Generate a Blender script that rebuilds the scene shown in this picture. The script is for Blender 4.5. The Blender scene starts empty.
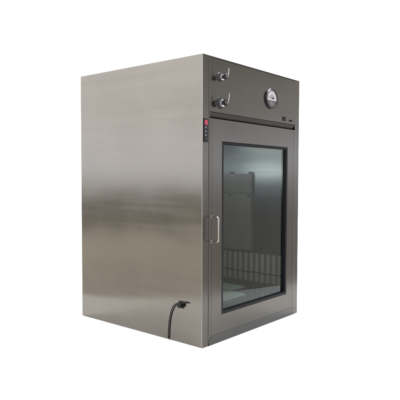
import bpy, bmesh, math, random
from mathutils import Vector, Matrix
random.seed(4)
scene = bpy.context.scene
COL = scene.collection
W, D, H = 0.924, 1.020, 1.5

# ------------------------------------------------------------------ materials
def nodes(name):
    m = bpy.data.materials.new(name); m.use_nodes = True
    nt = m.node_tree
    return m, nt, nt.nodes['Principled BSDF']

def plain(name, col, rough=.5, metal=0.0, spec=.5, emit=None, estr=0, var=.06, vscale=40):
    m, nt, b = nodes(name)
    n = nt.nodes.new('ShaderNodeTexNoise'); n.inputs['Scale'].default_value = vscale
    n.inputs['Detail'].default_value = 4
    tc = nt.nodes.new('ShaderNodeTexCoord'); nt.links.new(tc.outputs['Object'], n.inputs['Vector'])
    mx = nt.nodes.new('ShaderNodeMix'); mx.data_type = 'RGBA'
    mx.inputs[6].default_value = [c*(1-var) for c in col]+[1]
    mx.inputs[7].default_value = [min(1, c*(1+var)) for c in col]+[1]
    nt.links.new(n.outputs['Fac'], mx.inputs[0]); nt.links.new(mx.outputs[2], b.inputs['Base Color'])
    b.inputs['Roughness'].default_value = rough; b.inputs['Metallic'].default_value = metal
    b.inputs['Specular IOR Level'].default_value = spec
    if emit:
        b.inputs['Emission Color'].default_value = list(emit)+[1]; b.inputs['Emission Strength'].default_value = estr
    return m

def steel(name, col, grain='h', axis='y', rough=.2, bump=.12, wav=.3, streak=.08, blotch=.06):
    """brushed stainless sheet: fine grain lines, faint smears, slightly buckled sheet"""
    m, nt, b = nodes(name); N = nt.nodes.new; L = nt.links.new
    tc = N('ShaderNodeTexCoord')
    mp = N('ShaderNodeMapping'); L(tc.outputs['Object'], mp.inputs['Vector'])
    # fine grain stretched along the rolling direction
    if grain == 'h': mp.inputs['Scale'].default_value = (2, 2, 260)
    else: mp.inputs['Scale'].default_value = (260, 260, 2)
    n1 = N('ShaderNodeTexNoise'); n1.inputs['Scale'].default_value = 1.0; n1.inputs['Detail'].default_value = 5
    n1.inputs['Roughness'].default_value = .65; L(mp.outputs[0], n1.inputs['Vector'])
    mp2 = N('ShaderNodeMapping'); L(tc.outputs['Object'], mp2.inputs['Vector'])
    mp2.inputs['Scale'].default_value = (1.2, 1.2, 26) if grain == 'h' else (26, 26, 1.2)
    n2 = N('ShaderNodeTexNoise'); n2.inputs['Scale'].default_value = 1; n2.inputs['Detail'].default_value = 4
    L(mp2.outputs[0], n2.inputs['Vector'])
    n3 = N('ShaderNodeTexNoise'); n3.inputs['Scale'].default_value = 2.6; n3.inputs['Detail'].default_value = 5
    n3.inputs['Roughness'].default_value = .6; L(tc.outputs['Object'], n3.inputs['Vector'])
    # colour = col * (1 + streak*(n1-.5) + streak*(n2-.5) + blotch*(n3-.5))
    def mul(a, k):
        q = N('ShaderNodeMath'); q.operation = 'MULTIPLY_ADD'; L(a, q.inputs[0]); q.inputs[1].default_value = k; q.inputs[2].default_value = -k/2
        return q.outputs[0]
    def add(a, c):
        q = N('ShaderNodeMath'); q.operation = 'ADD'; L(a, q.inputs[0])
        if isinstance(c, float): q.inputs[1].default_value = c
        else: L(c, q.inputs[1])
        return q.outputs[0]
    f = add(add(add(mul(n1.outputs[0], streak*2), mul(n2.outputs[0], streak*3)), mul(n3.outputs[0], blotch*4)), 1.0)
    vm = N('ShaderNodeVectorMath'); vm.operation = 'SCALE'; vm.inputs[0].default_value = col; L(f, vm.inputs['Scale'])
    L(vm.outputs[0], b.inputs['Base Color'])
    b.inputs['Metallic'].default_value = 1.0
    r = add(add(mul(n2.outputs[0], .12), mul(n3.outputs[0], .10)), rough)
    L(r, b.inputs['Roughness'])
    n4 = N('ShaderNodeTexNoise'); n4.inputs['Scale'].default_value = 2.2; n4.inputs['Detail'].default_value = 1
    L(tc.outputs['Object'], n4.inputs['Vector'])
    bp = N('ShaderNodeBump'); bp.inputs['Strength'].default_value = 1; bp.inputs['Distance'].default_value = .004*wav
    L(n4.outputs[0], bp.inputs['Height'])
    bp2 = N('ShaderNodeBump'); bp2.inputs['Strength'].default_value = bump; bp2.inputs['Distance'].default_value = .0004
    L(n1.outputs[0], bp2.inputs['Height']); L(bp.outputs[0], bp2.inputs['Normal'])
    L(bp2.outputs[0], b.inputs['Normal'])
    return m

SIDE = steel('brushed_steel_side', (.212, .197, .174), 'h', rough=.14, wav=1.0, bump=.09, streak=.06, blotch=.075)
FRONT_H = steel('shaded_steel_front_across', (.128, .121, .112), 'h', rough=.20, wav=.4, streak=.05)  # same steel as SIDE; the front's dimmer light put into a darker colour
FRONT_V = steel('shaded_steel_front_upright', (.128, .121, .112), 'v', rough=.20, wav=.3, streak=.05)  # the same darkened copy, with upright grain
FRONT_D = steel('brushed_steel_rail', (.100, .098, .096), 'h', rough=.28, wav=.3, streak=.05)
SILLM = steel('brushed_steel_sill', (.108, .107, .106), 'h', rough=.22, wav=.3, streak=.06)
INNER = steel('inner_steel', (.22, .235, .23), 'h', rough=.25, wav=.3, streak=.04)
INNER.node_tree.nodes['Principled BSDF'].inputs['Metallic'].default_value = .88
BRIGHT = steel('polished_steel', (.42, .40, .38), 'v', rough=.27, wav=0, streak=.03)
CHROME = plain('chrome', (.75, .74, .76), .10, 1)
BLACKRUB = plain('black_rubber', (.006, .006, .008), .5, spec=.22)
DARKSEAM = plain('seam_shadow_gap', (.02, .02, .02), .7)
BLACKPL = plain('black_plastic', (.010, .010, .014), .35, spec=.3)
CORD = plain('cord_rubber', (.010, .009, .008), .5, spec=.25)
DARKMETAL = plain('dark_metal', (.045, .045, .05), .35, .6)
RED = plain('red_led', (.25, .01, .04), .4, emit=(1, .10, .22), estr=.85)
DIMRED = plain('red_led_window', (.06, .004, .014), .25, emit=(1, .05, .15), estr=.05)
ICON = plain('grey_print', (.45, .47, .48), .5)
ICOND = plain('dim_print', (.13, .13, .15), .5)
WHITE = plain('dial_white', (.50, .49, .52), .45)
DIALGREY = plain('dial_grey', (.20, .19, .20), .4)
DIALDARK = plain('dial_dark', (.085, .085, .09), .3)
PRINT = plain('dark_print', (.008, .008, .008), .6, spec=.12)
PRINTB = plain('brown_print', (.012, .006, .006), .6, spec=.12)
REFL_SLAT = plain('pale_reflection', (.36, .40, .38), .4, .3)
SIL_BOX = plain('olive_grey_panel', (.165, .148, .122), .5, .2, var=.15, vscale=6)
LOUV = plain('louvre_grey', (.215, .215, .205), .55, .2)
FLOORM = plain('white_paper', (.86, .86, .86), .9, spec=.1, var=.004)

RIM = plain('gauge_rim', (.10, .10, .105), .3, .85)
def glass_mat():
    m, nt, b = nodes('tinted_glass'); nt.nodes.remove(b); N = nt.nodes.new; L = nt.links.new
    out = nt.nodes['Material Output']
    t = N('ShaderNodeBsdfTransparent'); t.inputs[0].default_value = (.80, .83, .81, 1)
    g = N('ShaderNodeBsdfGlossy'); g.inputs['Color'].default_value = (.90, .96, .97, 1); g.inputs['Roughness'].default_value = 0
    fr = N('ShaderNodeFresnel'); fr.inputs['IOR'].default_value = 1.46
    mx = N('ShaderNodeMixShader');
    gm = N('ShaderNodeNewGeometry'); iv = N('ShaderNodeMath'); iv.operation = 'SUBTRACT'; iv.inputs[0].default_value = 1.0; L(gm.outputs['Backfacing'], iv.inputs[1])
    ml = N('ShaderNodeMath'); ml.operation = 'MULTIPLY'; L(fr.outputs[0], ml.inputs[0]); L(iv.outputs[0], ml.inputs[1])
    L(ml.outputs[0], mx.inputs[0]); L(t.outputs[0], mx.inputs[1]); L(g.outputs[0], mx.inputs[2])
    L(mx.outputs[0], out.inputs['Surface'])
    return m
GLASS = glass_mat()

# ------------------------------------------------------------------ helpers
ORG = Vector((W/2, D/2, 0))
def empty(name, label, cat, loc=ORG, group=None):
    o = bpy.data.objects.new(name, None); COL.objects.link(o); o.location = loc
    o.empty_display_size = .1
    o['label'] = label; o['category'] = cat
    if group: o['group'] = group
    return o

def box(bm, x0, x1, y0, y1, z0, z1):
    vs = [bm.verts.new((x, y, z)) for x in (x0, x1) for y in (y0, y1) for z in (z0, z1)]
    idx = [(0,1,3,2), (4,6,7,5), (0,4,5,1), (2,3,7,6), (0,2,6,4), (1,5,7,3)]
    for f in idx: bm.faces.new([vs[i] for i in f])

def prism(bm, pts, y0, y1):
    """polygon in x,z extruded along y"""
    a = [bm.verts.new((x, y0, z)) for x, z in pts]; b = [bm.verts.new((x, y1, z)) for x, z in pts]
    bm.faces.new(a); bm.faces.new(b[::-1])
    n = len(pts)
    for i in range(n): bm.faces.new((a[i], b[i], b[(i+1) % n], a[(i+1) % n]))

def ring_frame(bm, xo0, xo1, zo0, zo1, xi0, xi1, zi0, zi1, y0, y1):
    """rectangular frame as four mitred members"""
    O = [(xo0, zo0), (xo1, zo0), (xo1, zo1), (xo0, zo1)]; I = [(xi0, zi0), (xi1, zi0), (xi1, zi1), (xi0, zi1)]
    of = [bm.verts.new((x, y0, z)) for x, z in O]; ob = [bm.verts.new((x, y1, z)) for x, z in O]
    inf = [bm.verts.new((x, y0, z)) for x, z in I]; inb = [bm.verts.new((x, y1, z)) for x, z in I]
    for i in range(4):
        j = (i+1) % 4
        bm.faces.new((of[i], of[j], inf[j], inf[i])); bm.faces.new((ob[j], ob[i], inb[i], inb[j]))
        bm.faces.new((of[j], of[i], ob[i], ob[j])); bm.faces.new((inf[i], inf[j], inb[j], inb[i]))

def disc(bm, cx, cz, r, y0, y1, n=40, r1=None):
    r1 = r if r1 is None else r1
    a = [bm.verts.new((cx+r1*math.cos(2*math.pi*i/n), y0, cz+r1*math.sin(2*math.pi*i/n))) for i in range(n)]
    b = [bm.verts.new((cx+r*math.cos(2*math.pi*i/n), y1, cz+r*math.sin(2*math.pi*i/n))) for i in range(n)]
    bm.faces.new(a); bm.faces.new(b[::-1])
    for i in range(n): bm.faces.new((a[i], b[i], b[(i+1) % n], a[(i+1) % n]))

def lathe(bm, cx, cz, prof, n=40):
    """profile (r, y) turned about the y axis through cx, cz"""
    rings = [[bm.verts.new((cx+r*math.cos(2*math.pi*i/n), y, cz+r*math.sin(2*math.pi*i/n))) for i in range(n)] for r, y in prof]
    for a, b in zip(rings, rings[1:]):
        for i in range(n): bm.faces.new((a[i], a[(i+1) % n], b[(i+1) % n], b[i]))
    bm.faces.new(rings[0]); bm.faces.new(rings[-1][::-1])

def tube(bm, pts, r, n=14):
    pts = [Vector(p) for p in pts]; rings = []
    up = Vector((0, 0, 1)); prev = None
    for i, p in enumerate(pts):
        t = (pts[min(i+1, len(pts)-1)]-pts[max(i-1, 0)]).normalized()
        if prev is None:
            u = t.cross(up) if abs(t.z) < .9 else t.cross(Vector((1, 0, 0)))
        else: u = prev - t*prev.dot(t)
        u.normalize(); prev = u; v = t.cross(u)
        rr = r[i] if isinstance(r, (list, tuple)) else r
        rings.append([bm.verts.new(p+(u*math.cos(2*math.pi*k/n)+v*math.sin(2*math.pi*k/n))*rr) for k in range(n)])
    for a, b in zip(rings, rings[1:]):
        for k in range(n): bm.faces.new((a[k], a[(k+1) % n], b[(k+1) % n], b[k]))
    bm.faces.new(rings[0]); bm.faces.new(rings[-1][::-1])

def smooth_path(ctrl, n=10):
    P = [Vector(c) for c in ctrl]; P = [2*P[0]-P[1]]+P+[2*P[-1]-P[-2]]; out = []
    for i in range(1, len(P)-2):
        for k in range(n):
            t = k/n; a, b, c, d = P[i-1:i+3]
            out.append(.5*((2*b)+(c-a)*t+(2*a-5*b+4*c-d)*t*t+(3*b-a-3*c+d)*t**3))
    out.append(P[-2]); return out

def obj(name, bm, mat, parent=None, bev=0, smooth=False, org=ORG, label=None):
    bmesh.ops.recalc_face_normals(bm, faces=bm.faces)
    if bev:
        bmesh.ops.bevel(bm, geom=[e for e in bm.edges], offset=bev, segments=2, affect='EDGES', clamp_overlap=True, profile=.5)
    if parent is not None:
        for v in bm.verts: v.co -= org
    me = bpy.data.meshes.new(name); bm.to_mesh(me); bm.free(); me.materials.append(mat)
    if smooth:
        for p in me.polygons: p.use_smooth = True
        if hasattr(me, 'set_sharp_from_angle'): me.set_sharp_from_angle(angle=math.radians(35))
    o = bpy.data.objects.new(name, me); COL.objects.link(o)
    if parent is not None: o.parent = parent
    if label: o['label'] = label
    return o
B = bmesh.new

# ------------------------------------------------------------------ cabinet
cab = empty('stainless_cabinet', 'tall brushed stainless steel cabinet with a glazed door, gauge and two taps on the front', 'cabinet')
T = .0025
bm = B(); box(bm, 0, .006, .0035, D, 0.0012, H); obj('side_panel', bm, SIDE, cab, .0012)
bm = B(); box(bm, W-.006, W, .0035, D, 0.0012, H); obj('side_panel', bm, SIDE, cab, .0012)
bm = B(); box(bm, .0065, W-.0065, D-.008, D-.001, .004, H-.004); obj('back_panel', bm, SIDE, cab, .001)
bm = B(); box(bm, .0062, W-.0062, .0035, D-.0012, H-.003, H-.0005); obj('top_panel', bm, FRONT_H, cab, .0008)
bm = B(); box(bm, .008, W-.008, .02, D-.01, .002, .03); obj('base', bm, DARKMETAL, cab, .001)

# front frame: posts, fascia, rails
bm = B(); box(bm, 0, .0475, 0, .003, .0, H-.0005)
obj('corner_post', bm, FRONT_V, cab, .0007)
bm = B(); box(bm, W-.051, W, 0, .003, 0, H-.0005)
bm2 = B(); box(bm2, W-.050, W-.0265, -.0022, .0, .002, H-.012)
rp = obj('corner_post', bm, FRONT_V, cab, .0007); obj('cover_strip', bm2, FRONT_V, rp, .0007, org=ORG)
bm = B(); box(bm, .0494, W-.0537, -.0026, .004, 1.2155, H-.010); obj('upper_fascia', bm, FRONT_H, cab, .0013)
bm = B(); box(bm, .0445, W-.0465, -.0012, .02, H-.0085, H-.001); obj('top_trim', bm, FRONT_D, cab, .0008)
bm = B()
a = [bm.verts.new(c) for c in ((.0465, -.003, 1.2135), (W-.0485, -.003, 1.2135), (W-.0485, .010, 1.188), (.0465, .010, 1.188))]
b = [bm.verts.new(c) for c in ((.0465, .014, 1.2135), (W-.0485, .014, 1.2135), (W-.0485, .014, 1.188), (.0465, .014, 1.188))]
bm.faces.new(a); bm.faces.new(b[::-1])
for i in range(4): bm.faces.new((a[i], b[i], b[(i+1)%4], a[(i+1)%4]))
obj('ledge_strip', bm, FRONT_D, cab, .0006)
EDGE = steel('edge_highlight_steel', (.27, .26, .245), 'v', rough=.3, wav=0, streak=.05)  # paler steel, the highlight along sheet edges put into its colour
bm = B(); box(bm, .0466, .0484, -.0030, .0032, .020, H-.010); obj('edge_highlight', bm, EDGE, cab, .0005)
bm = B(); box(bm, W-.0527, W-.0506, -.0036, .0030, .050, H-.012); obj('edge_highlight', bm, EDGE, cab, .0005)
bm = B(); box(bm, -.0008, .0004, .0005, .0055, .001, H-.0005); obj('fold_highlight', bm, EDGE, cab, .0005)  # pale strip for the highlight on the side panel's fold
# bottom sill: bevelled strip with a mitre at its left end
bm = B()
f = [(.0480, .0), (W-.0515, .0), (W-.0515, .047), (.078, .047), (.0480, .024)]
yy = lambda z: -.0030+z*.03
a = [bm.verts.new((x, yy(z), z)) for x, z in f]; b = [bm.verts.new((x, .006, z)) for x, z in f]
n = len(f); bm.faces.new(a); bm.faces.new(b[::-1])
for i in range(n): bm.faces.new((a[i], b[i], b[(i+1) % n], a[(i+1) % n]))
bm2 = None
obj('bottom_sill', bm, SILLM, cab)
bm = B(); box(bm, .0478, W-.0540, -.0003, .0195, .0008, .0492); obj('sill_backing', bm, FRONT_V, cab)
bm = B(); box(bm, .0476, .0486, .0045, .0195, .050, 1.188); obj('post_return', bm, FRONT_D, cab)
# dark door rebate behind the gaps
bm = B(); ring_frame(bm, .0470, W-.0505, .045, 1.19, .11, .83, .11, 1.12, .0205, .028); obj('door_rebate', bm, DARKSEAM, cab)

# door
dx0, dx1, dz0, dz1 = .0494, W-.0537, .0505, 1.1825
gx0, gx1, gz0, gz1 = .148, .787, .148, 1.068
door = None
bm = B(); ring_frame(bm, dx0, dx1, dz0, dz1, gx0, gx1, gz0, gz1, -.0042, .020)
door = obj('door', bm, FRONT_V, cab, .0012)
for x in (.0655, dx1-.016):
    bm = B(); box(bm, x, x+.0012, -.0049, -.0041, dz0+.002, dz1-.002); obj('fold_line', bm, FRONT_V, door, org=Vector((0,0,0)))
bm = B(); ring_frame(bm, gx0, gx1, gz0, gz1, gx0+.014, gx1-.016, gz0+.014, gz1-.014, -.0030, .0215)
obj('gasket', bm, BLACKRUB, door, .001, org=Vector((0,0,0)))
bm = B(); box(bm, gx0+.012, gx1-.013, .0145, .0195, gz0+.012, gz1-.012); obj('glass_pane', bm, GLASS, door, org=Vector((0,0,0)))
# handle: U bar on the left stile
hx, hd, hz0, hz1 = .0655, .050, .546, .675
pts = [(hx, -.001, hz1)] + [(hx, -hd+.012*(1-math.sin(a)), hz1-.012*(1-math.cos(a))) for a in [i*math.pi/12 for i in range(0, 7)]]
pts += [(hx, -hd+.012*(1-math.cos(a)), hz0+.012*(1-math.sin(a))) for a in [i*math.pi/12 for i in range(0, 7)]] + [(hx, -.001, hz0)]
bm = B(); tube(bm, pts, .0046)
for z in (hz0, hz1): lathe(bm, hx, z, [(.0085, -.001), (.0085, -.004), (.006, -.005)], 20)
obj('handle', bm, BRIGHT, door, smooth=True, org=Vector((0,0,0)))
# the door mesh is already stored relative to the cabinet base; shift sub-parts likewise
for ch in door.children:
    for v in ch.data.vertices: v.co -= ORG

# interior lining
ix0, ix1, iy0, iy1, iz0, iz1 = .055, .864, .032, .95, .148, 1.12
def lining(name, *a, mat=INNER):
    bm = B(); box(bm, *a); return obj(name, bm, mat, cab)
lining('inner_wall', ix1, ix1+.004, iy0, iy1, iz0-.03, iz1)
lining('inner_wall', ix0-.004, ix0, iy0, iy1, iz0-.03, iz1)
lining('inner_back', ix0, ix1, iy1, iy1+.004, iz0-.03, iz1)
lining('inner_ceiling', ix0, ix1, iy0, iy1, iz1-.004, iz1)
lining('inner_floor', ix0, ix1, iy0, iy1, iz0-.03, iz0)
# box added on the right inner wall for the dark silhouette
bm = B(); box(bm, ix1-.022, ix1-.0005, .318, iy1-.002, .775, .905)
box(bm, ix1-.026, ix1-.0005, .322, iy1-.002, .385, .7735)
sil_box = obj('silhouette_box', bm, SIL_BOX, cab, .002)
for yb in (.335, .50, .70):
    bm = B(); box(bm, ix1-.022, ix1-.008, yb-.010, yb+.010, .9052, .919); obj('bracket', bm, BLACKPL, sil_box, .001, org=ORG)
    bm = B(); box(bm, ix1-.031, ix1-.0262, yb-.009, yb+.009, .752, .765); obj('bracket', bm, BLACKPL, sil_box, .001, org=ORG)
# louvred vents low on the right inner wall: two rows of uprights with a bar between
bm = B()
k = 0; yy = .095
while yy < .92:
    for za, zb in ((.2435, .370), (.177, .2355)):
        tube(bm, [(ix1-.004, yy, za), (ix1-.004, yy, za+.003), (ix1-.004, yy, zb-.003), (ix1-.004, yy, zb)], [.011, .0155, .0155, .011], 20)
    yy += .0462
obj('louvre', bm, LOUV, cab, smooth=True)
bm = B(); box(bm, ix1-.006, ix1-.0004, .055, .94, .2345, .2445); obj('louvre_bar', bm, BLACKPL, cab)
# pale slats added for the light patches reflected low in the glass
bm = B(); prism(bm, [(.612, iz0+.0005), (.765, iz0+.0005), (.765, iz0+.012), (.612, iz0+.012)], .31, .93); obj('reflection_slat', bm, REFL_SLAT, cab, .002)
bm = B(); prism(bm, [(.33, iz0+.0005), (.585, iz0+.0005), (.585, iz0+.012), (.33, iz0+.012)], .165, .93); obj('reflection_slat', bm, REFL_SLAT, cab, .002)

# control strip on the corner post
bm = B(); box(bm, .0055, .0365, -.0035, -.0004, 1.057, 1.178); cp = obj('control_strip', bm, BLACKPL, cab, .0012)
bm = B(); box(bm, .0085, .0335, -.0042, -.0036, 1.142, 1.172); disp = obj('display', bm, DIMRED, cp)
def seg_digit(bm, cx, cz, w, h, t, segs, y0=-.0048, y1=-.0043):
    hw, hh = w/2, h/2
    S = {'a': (-hw+t, hw-t, hh-t, hh), 'g': (-hw+t, hw-t, -t/2, t/2), 'd': (-hw+t, hw-t, -hh, -hh+t),
         'f': (-hw, -hw+t, t*.6, hh-t*.4), 'b': (hw-t, hw, t*.6, hh-t*.4), 'e': (-hw, -hw+t, -hh+t*.4, -t*.6), 'c': (hw-t, hw, -hh+t*.4, -t*.6)}
    for s in segs:
        q = S[s]; box(bm, cx+q[0], cx+q[1], y0, y1, cz+q[2], cz+q[3])
bm = B(); seg_digit(bm, .0155, 1.157, .0085, .020, .0019, 'abcdefg'); seg_digit(bm, .0265, 1.157, .0085, .020, .0019, 'abcdefg'); obj('digits', bm, RED, disp)
for z, mt in ((1.132, ICON), (1.112, ICON), (1.093, ICON), (1.074, ICOND)):
    bm = B(); box(bm, .010, .032, -.0044, -.0034, z-.0065, z+.0065); bt = obj('button', bm, BLACKPL, cp, .0009)
    bm = B()
    if mt is ICON: box(bm, .0150, .0185, -.0049, -.0044, z-.005, z+.0045); box(bm, .0205, .0225, -.0049, -.0044, z-.002, z+.001)
    else: ring_frame(bm, .016, .026, z-.003, z+.003, .0175, .0245, z-.0016, z+.0016, -.0049, -.0044)
    obj('symbol', bm, mt, bt)

# two gas taps: dark rose, knurled chrome body, upright lever on the tip
def make_tap(cx, cz, scale=1.0, lever_len=.045, lean=0.0):
    bm = B(); s = scale
    lathe(bm, cx, cz, [(.024*s, .0003), (.0245*s, -.003), (.021*s, -.006), (.014*s, -.0065)])
    o = obj('tap', bm, DARKMETAL, cab, smooth=True)
    bm = B()
    n = 6
    lathe(bm, cx, cz, [(.0155*s, -.0066), (.0165*s, -.009), (.0165*s, -.020), (.0145*s, -.022)], 6)
    obj('hex_nut', bm, CHROME, o)
    bm = B()
    lathe(bm, cx, cz, [(.0095*s, -.0222), (.0095*s, -.034), (.013*s, -.036), (.014*s, -.040), (.014*s, -.050), (.010*s, -.053), (.006*s, -.054)])
    obj('spindle', bm, RIM, o, smooth=True)
    bm = B(); tube(bm, smooth_path([(cx, -.052, cz-.002), (cx, -.058, cz+.006), (cx+lean*.4, -.060, cz+.020), (cx+lean, -.062, cz+lever_len)], 6), [.0034]*12+[.0030]*6+[.0024])
    obj('lever', bm, BRIGHT, o, smooth=True)
make_tap(.130, 1.400, 1.05, .040)
make_tap(.132, 1.267, 1.3, .047, .004)

# pressure gauge
gx, gz = .600, 1.348
bm = B(); lathe(bm, gx, gz, [(.058, .0003), (.0605, -.004), (.0605, -.012), (.056, -.016), (.0525, -.0155), (.0515, -.010), (.0515, -.0075)], 56)
gauge = obj('gauge', bm, RIM, cab, smooth=True)
bm = B(); disc(bm, gx, gz, .0512, -.0088, -.0078, 56); obj('dial', bm, DIALDARK, gauge)
def arc_poly(bm, r0, r1, a0, a1, y0, y1, n=24, cz=gz):
    o = [(gx+r1*math.cos(a0+(a1-a0)*i/n), cz+r1*math.sin(a0+(a1-a0)*i/n)) for i in range(n+1)]
    i_ = [(gx+r0*math.cos(a1-(a1-a0)*i/n), cz+r0*math.sin(a1-(a1-a0)*i/n)) for i in range(n+1)] if r0 > 0 else []
    prism(bm, o+i_, y0, y1)
bm = B(); arc_poly(bm, 0, .0485, math.radians(-14), math.radians(194), -.0096, -.0089, 40); face = obj('scale_plate', bm, WHITE, gauge)
bm = B(); arc_poly(bm, .012, .022, math.radians(20), math.radians(160), -.0100, -.0097); 
for i in range(21):
    a = math.radians(10+160*i/20); r0 = .036 if i % 5 == 0 else .0405
    c, s = math.cos(a), math.sin(a); w = .0007 if i % 5 else .0011
    prism(bm, [(gx+r0*c-w*s, gz+r0*s+w*c), (gx+.0445*c-w*s, gz+.0445*s+w*c), (gx+.0445*c+w*s, gz+.0445*s-w*c), (gx+r0*c+w*s, gz+r0*s-w*c)], -.0100, -.0097)
obj('scale_marks', bm, DIALGREY, gauge)
bm = B(); a = math.radians(172); c, s = math.cos(a), math.sin(a); w = .0015
prism(bm, [(gx-.006*c-w*s, gz-.006*s+w*c), (gx+.040*c, gz+.040*s), (gx-.006*c+w*s, gz-.006*s-w*c)], -.0112, -.0104)
box(bm, gx+.004, gx+.022, -.0112, -.0102, gz-.001, gz+.006)
obj('needle', bm, PRINT, gauge)
bm = B(); box(bm, gx-.010, gx+.006, -.0096, -.0089, gz-.038, gz-.026); box(bm, gx-.020, gx-.005, -.0096, -.0089, gz-.024, gz-.018); obj('lower_scale', bm, DIALGREY, gauge)

# small dark nameplate lettering at the lower right of the fascia
def text(name, body, x, z, size, mat, parent, y=-.0037):
    cu = bpy.data.curves.new(name, 'FONT'); cu.body = body; cu.size = size; cu.extrude = .0003; cu.offset = .0006
    t = bpy.data.objects.new(name, cu); COL.objects.link(t)
    dg = bpy.context.evaluated_depsgraph_get(); me = bpy.data.meshes.new_from_object(t.evaluated_get(dg))
    bpy.data.objects.remove(t); me.materials.clear(); me.materials.append(mat)
    me.transform(Matrix.Translation(Vector((x, y, z))-ORG) @ Matrix.Rotation(math.radians(90), 4, 'X'))
    o = bpy.data.objects.new(name, me); COL.objects.link(o); o.parent = parent
    return o
text('lettering', 'IEE', .724, 1.230, .034, PRINT, cab)
bm = B(); prism(bm, [(.792, 1.236), (.812, 1.243), (.836, 1.242), (.836, 1.231), (.815, 1.230)], -.0039, -.0030); obj('emblem', bm, PRINTB, cab)

# ------------------------------------------------------------------ power cord
po = Vector((-.012, .15, .205))
cord = empty('power_cord', 'black rubber power cord plugged into the lower side panel and hanging to the floor', 'cord', po)
bm = B(); tube(bm, smooth_path([(-.013, .166, .206), (-.011, .182, .203), (-.009, .203, .186), (-.0065, .222, .150), (-.0055, .234, .105), (-.0055, .240, .055), (-.005, .242, .016), (.002, .243, .0055), (.05, .243, .0055)], 8), .0031)
obj('cable', bm, CORD, cord, smooth=True, org=po)
bm = B(); box(bm, -.024, -.002, .134, .162, .190, .219)
pl = obj('plug', bm, CORD, cord, .006, org=po)
bm = B(); tube(bm, [(-.013, .1625, .206), (-.013, .168, .206), (-.014, .178, .2035)], [.009, .0075, .0055]); obj('strain_relief', bm, CORD, pl, smooth=True, org=po)
bm = B(); box(bm, -.0018, .0005, .129, .167, .185, .224); obj('socket', bm, BLACKPL, cab, .001)
# dark tapered wedge right of the plug, in place of a cast shadow
bm = B(); tube(bm, smooth_path([(-.008, .137, .214), (-.007, .118, .220), (-.005, .100, .222), (-.001, .086, .221)], 6), [.005]*6+[.0035]*6+[.002]*6+[.0012]); obj('strap_shadow', bm, CORD, pl, smooth=True, org=po)

# ------------------------------------------------------------------ white sweep
cam_loc = Vector((-1.97017, -1.76861, .87528))
yaw, pitch, roll = .909397, -.044727, .0058137
fwd = Vector((math.sin(yaw), math.cos(yaw), 0)); right = Vector((math.cos(yaw), -math.sin(yaw), 0))
def cw(f, r, z=0): p = cam_loc+fwd*f+right*r; return Vector((p.x, p.y, z))
# floor: trapezoid a bit wider than the view
f0, f1 = 1.15, 5.2
def wl(f): return -(.475*f+.03)
def wr(f): return .33*f+.03
bm = B(); n = 12
rows = [(cw(f0+(f1-f0)*i/n, wl(f0+(f1-f0)*i/n)), cw(f0+(f1-f0)*i/n, wr(f0+(f1-f0)*i/n))) for i in range(n+1)]
V = [(bm.verts.new(a), bm.verts.new(b)) for a, b in rows]
for (a, b), (c, d) in zip(V, V[1:]): bm.faces.new((a, b, d, c))
fl = obj('floor', bm, FLOORM); fl['kind'] = 'structure'
bm = B(); R = .9; prev = None
prof = [(f1-.001, .0)]+[(f1+R*math.sin(a), R*(1-math.cos(a))) for a in [math.radians(q) for q in range(6, 91, 6)]]+[(f1+R, 3.4)]
V = [(bm.verts.new(cw(f, wl(f), z)), bm.verts.new(cw(f, wr(f), z))) for f, z in prof]
for (a, b), (c, d) in zip(V, V[1:]): bm.faces.new((a, b, d, c))
bk = obj('backdrop', bm, FLOORM, smooth=True); bk['kind'] = 'structure'

# ------------------------------------------------------------------ lamps
def area(name, loc, target, size, power, col=(1, 1, 1), sy=None):
    l = bpy.data.lights.new(name, 'AREA'); l.shape = 'RECTANGLE'; l.size = size; l.size_y = sy or size
    l.energy = power; l.color = col
    o = bpy.data.objects.new(name, l); COL.objects.link(o); o.location = loc
    o.rotation_euler = (Vector(target)-Vector(loc)).to_track_quat('-Z', 'Y').to_euler()
    return o
area('softbox', (-1.0, 1.0, 3.9), (-.6, .7, 0), 1.6, 68)
area('softbox', (1.1, -.9, 3.7), (1.0, -.3, 0), 1.6, 110)
area('softbox', (2.4, 2.0, 3.9), (1.7, 1.3, 0), 1.6, 50)
q = cw(4.3, -.2, 3.3); area('backdrop_lamp', q, cw(6.1, -.3, 1.0), 2.6, 75, sy=.8)
# unseen strip light added inside for the glow on the right wall
area('inner_fill', (.075, .62, .935), (.864, .45, .93),   .60, 1.0, (.93, 1.0, 1.0), sy=.05)
area('inner_fill', (.42, .50, 1.10), (.55, .5, .15), .5, 1.3, (.95, 1.0, .97))  # unseen overhead fill added to lift the interior

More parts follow.
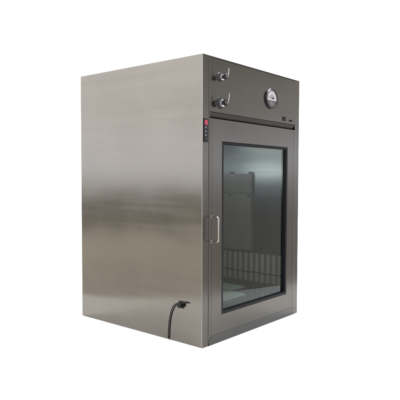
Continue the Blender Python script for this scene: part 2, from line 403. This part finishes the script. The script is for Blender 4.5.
# ------------------------------------------------------------------ studio surroundings (world)
w = bpy.data.worlds.new('World'); scene.world = w; w.use_nodes = True
nt = w.node_tree; N = nt.nodes.new; L = nt.links.new
bg = nt.nodes['Background']
tc = N('ShaderNodeTexCoord'); sp = N('ShaderNodeSeparateXYZ'); L(tc.outputs['Generated'], sp.inputs[0])
wob = N('ShaderNodeTexNoise'); wob.inputs['Scale'].default_value = 2.2; wob.inputs['Detail'].default_value = 3; L(tc.outputs['Generated'], wob.inputs['Vector'])
za = N('ShaderNodeMath'); za.operation = 'MULTIPLY_ADD'; L(wob.outputs[0], za.inputs[0]); za.inputs[1].default_value = .05; L(sp.outputs[2], za.inputs[2])
zz = N('ShaderNodeMapRange'); L(za.outputs[0], zz.inputs[0]); zz.inputs[1].default_value = -.475; zz.inputs[2].default_value = .525
def ramp(stops):
    r = N('ShaderNodeValToRGB'); r.color_ramp.interpolation = 'EASE'
    e = r.color_ramp.elements
    while len(e) > 1: e.remove(e[-1])
    for i, (z, c) in enumerate(stops):
        p = z+.5
        if i == 0: e[0].position = p; e[0].color = list(c)+[1]
        else: q = e.new(p); q.color = list(c)+[1]
    L(zz.outputs[0], r.inputs[0]); return r
SC = 3.0
def g(v, t=(1, 1, 1), m=1.4): return [v*m*k/SC for k in t]
A = ramp([(-.45, g(.66, (1.04, 1, .96))), (-.25, g(.68, (1.06, 1, .92))), (-.170, g(.74, (1.07, 1, .90))), (-.120, g(.93, (1.08, 1, .90))), (-.098, g(.38, (1.04, 1, .88))),
          (-.050, g(.36, (1.04, 1, .90))), (-.022, g(1.0, (1.0, 1, 1.02))), (.010, g(1.58, (.98, 1, 1.09))), (.05, g(1.52, (.99, 1, 1.06))), (.12, g(1.42, (1.0, 1, 1.02))), (.25, g(1.55, (1.0, 1, 1.03))), (.45, g(1.1))])
Bn = ramp([(-.45, g(.45, (1.06, 1, .95))), (-.20, g(.52, (1.09, .99, .91))), (-.07, g(.52, (1.07, 1, .95))), (-.015, g(.66, (1.0, 1, 1.05))), (.03, g(1.5, (.97, 1, 1.08))),
           (.075, g(1.1, (.98, 1, 1.08))), (.105, g(.66, (1.0, 1, 1.0))), (.15, g(.74, (1.05, 1, .93))), (.20, g(.55, (1.06, 1, .93))), (.27, g(.38, (1.04, 1, .92))), (.45, g(.4))])
dt = N('ShaderNodeVectorMath'); dt.operation = 'DOT_PRODUCT'; L(tc.outputs['Generated'], dt.inputs[0]); dt.inputs[1].default_value = (.79, -.61, 0)
mr = N('ShaderNodeMapRange'); mr.interpolation_type = 'SMOOTHSTEP'; L(dt.outputs['Value'], mr.inputs[0]); mr.inputs[1].default_value = -.35; mr.inputs[2].default_value = .35
mx = N('ShaderNodeMix'); mx.data_type = 'RGBA'; L(mr.outputs[0], mx.inputs[0]); L(A.outputs[0], mx.inputs[6]); L(Bn.outputs[0], mx.inputs[7])
L(mx.outputs[2], bg.inputs[0]); bg.inputs[1].default_value = SC

# ------------------------------------------------------------------ camera
cp_, sp_ = math.cos(pitch), math.sin(pitch)
fw = Vector((math.sin(yaw)*cp_, math.cos(yaw)*cp_, sp_)); r = fw.cross(Vector((0, 0, 1))).normalized(); u = r.cross(fw)
r2 = r*math.cos(roll)+u*math.sin(roll); u2 = -r*math.sin(roll)+u*math.cos(roll)
cam = bpy.data.cameras.new('camera'); co = bpy.data.objects.new('camera', cam); COL.objects.link(co)
co.matrix_world = Matrix(((r2.x, u2.x, -fw.x, cam_loc.x), (r2.y, u2.y, -fw.y, cam_loc.y), (r2.z, u2.z, -fw.z, cam_loc.z), (0, 0, 0, 1)))
cam.sensor_width = 36; cam.lens = 36*1.302097; cam.shift_x = -.0980; cam.shift_y = .0037; cam.clip_end = 200
scene.camera = co

scene.render.engine = 'CYCLES'
scene.cycles.max_bounces = 10; scene.cycles.transparent_max_bounces = 12
scene.cycles.use_denoising = True; scene.cycles.sample_clamp_indirect = 6
scene.view_settings.view_transform = 'Standard'; scene.view_settings.look = 'None'
scene.view_settings.exposure = 0; scene.view_settings.gamma = 1
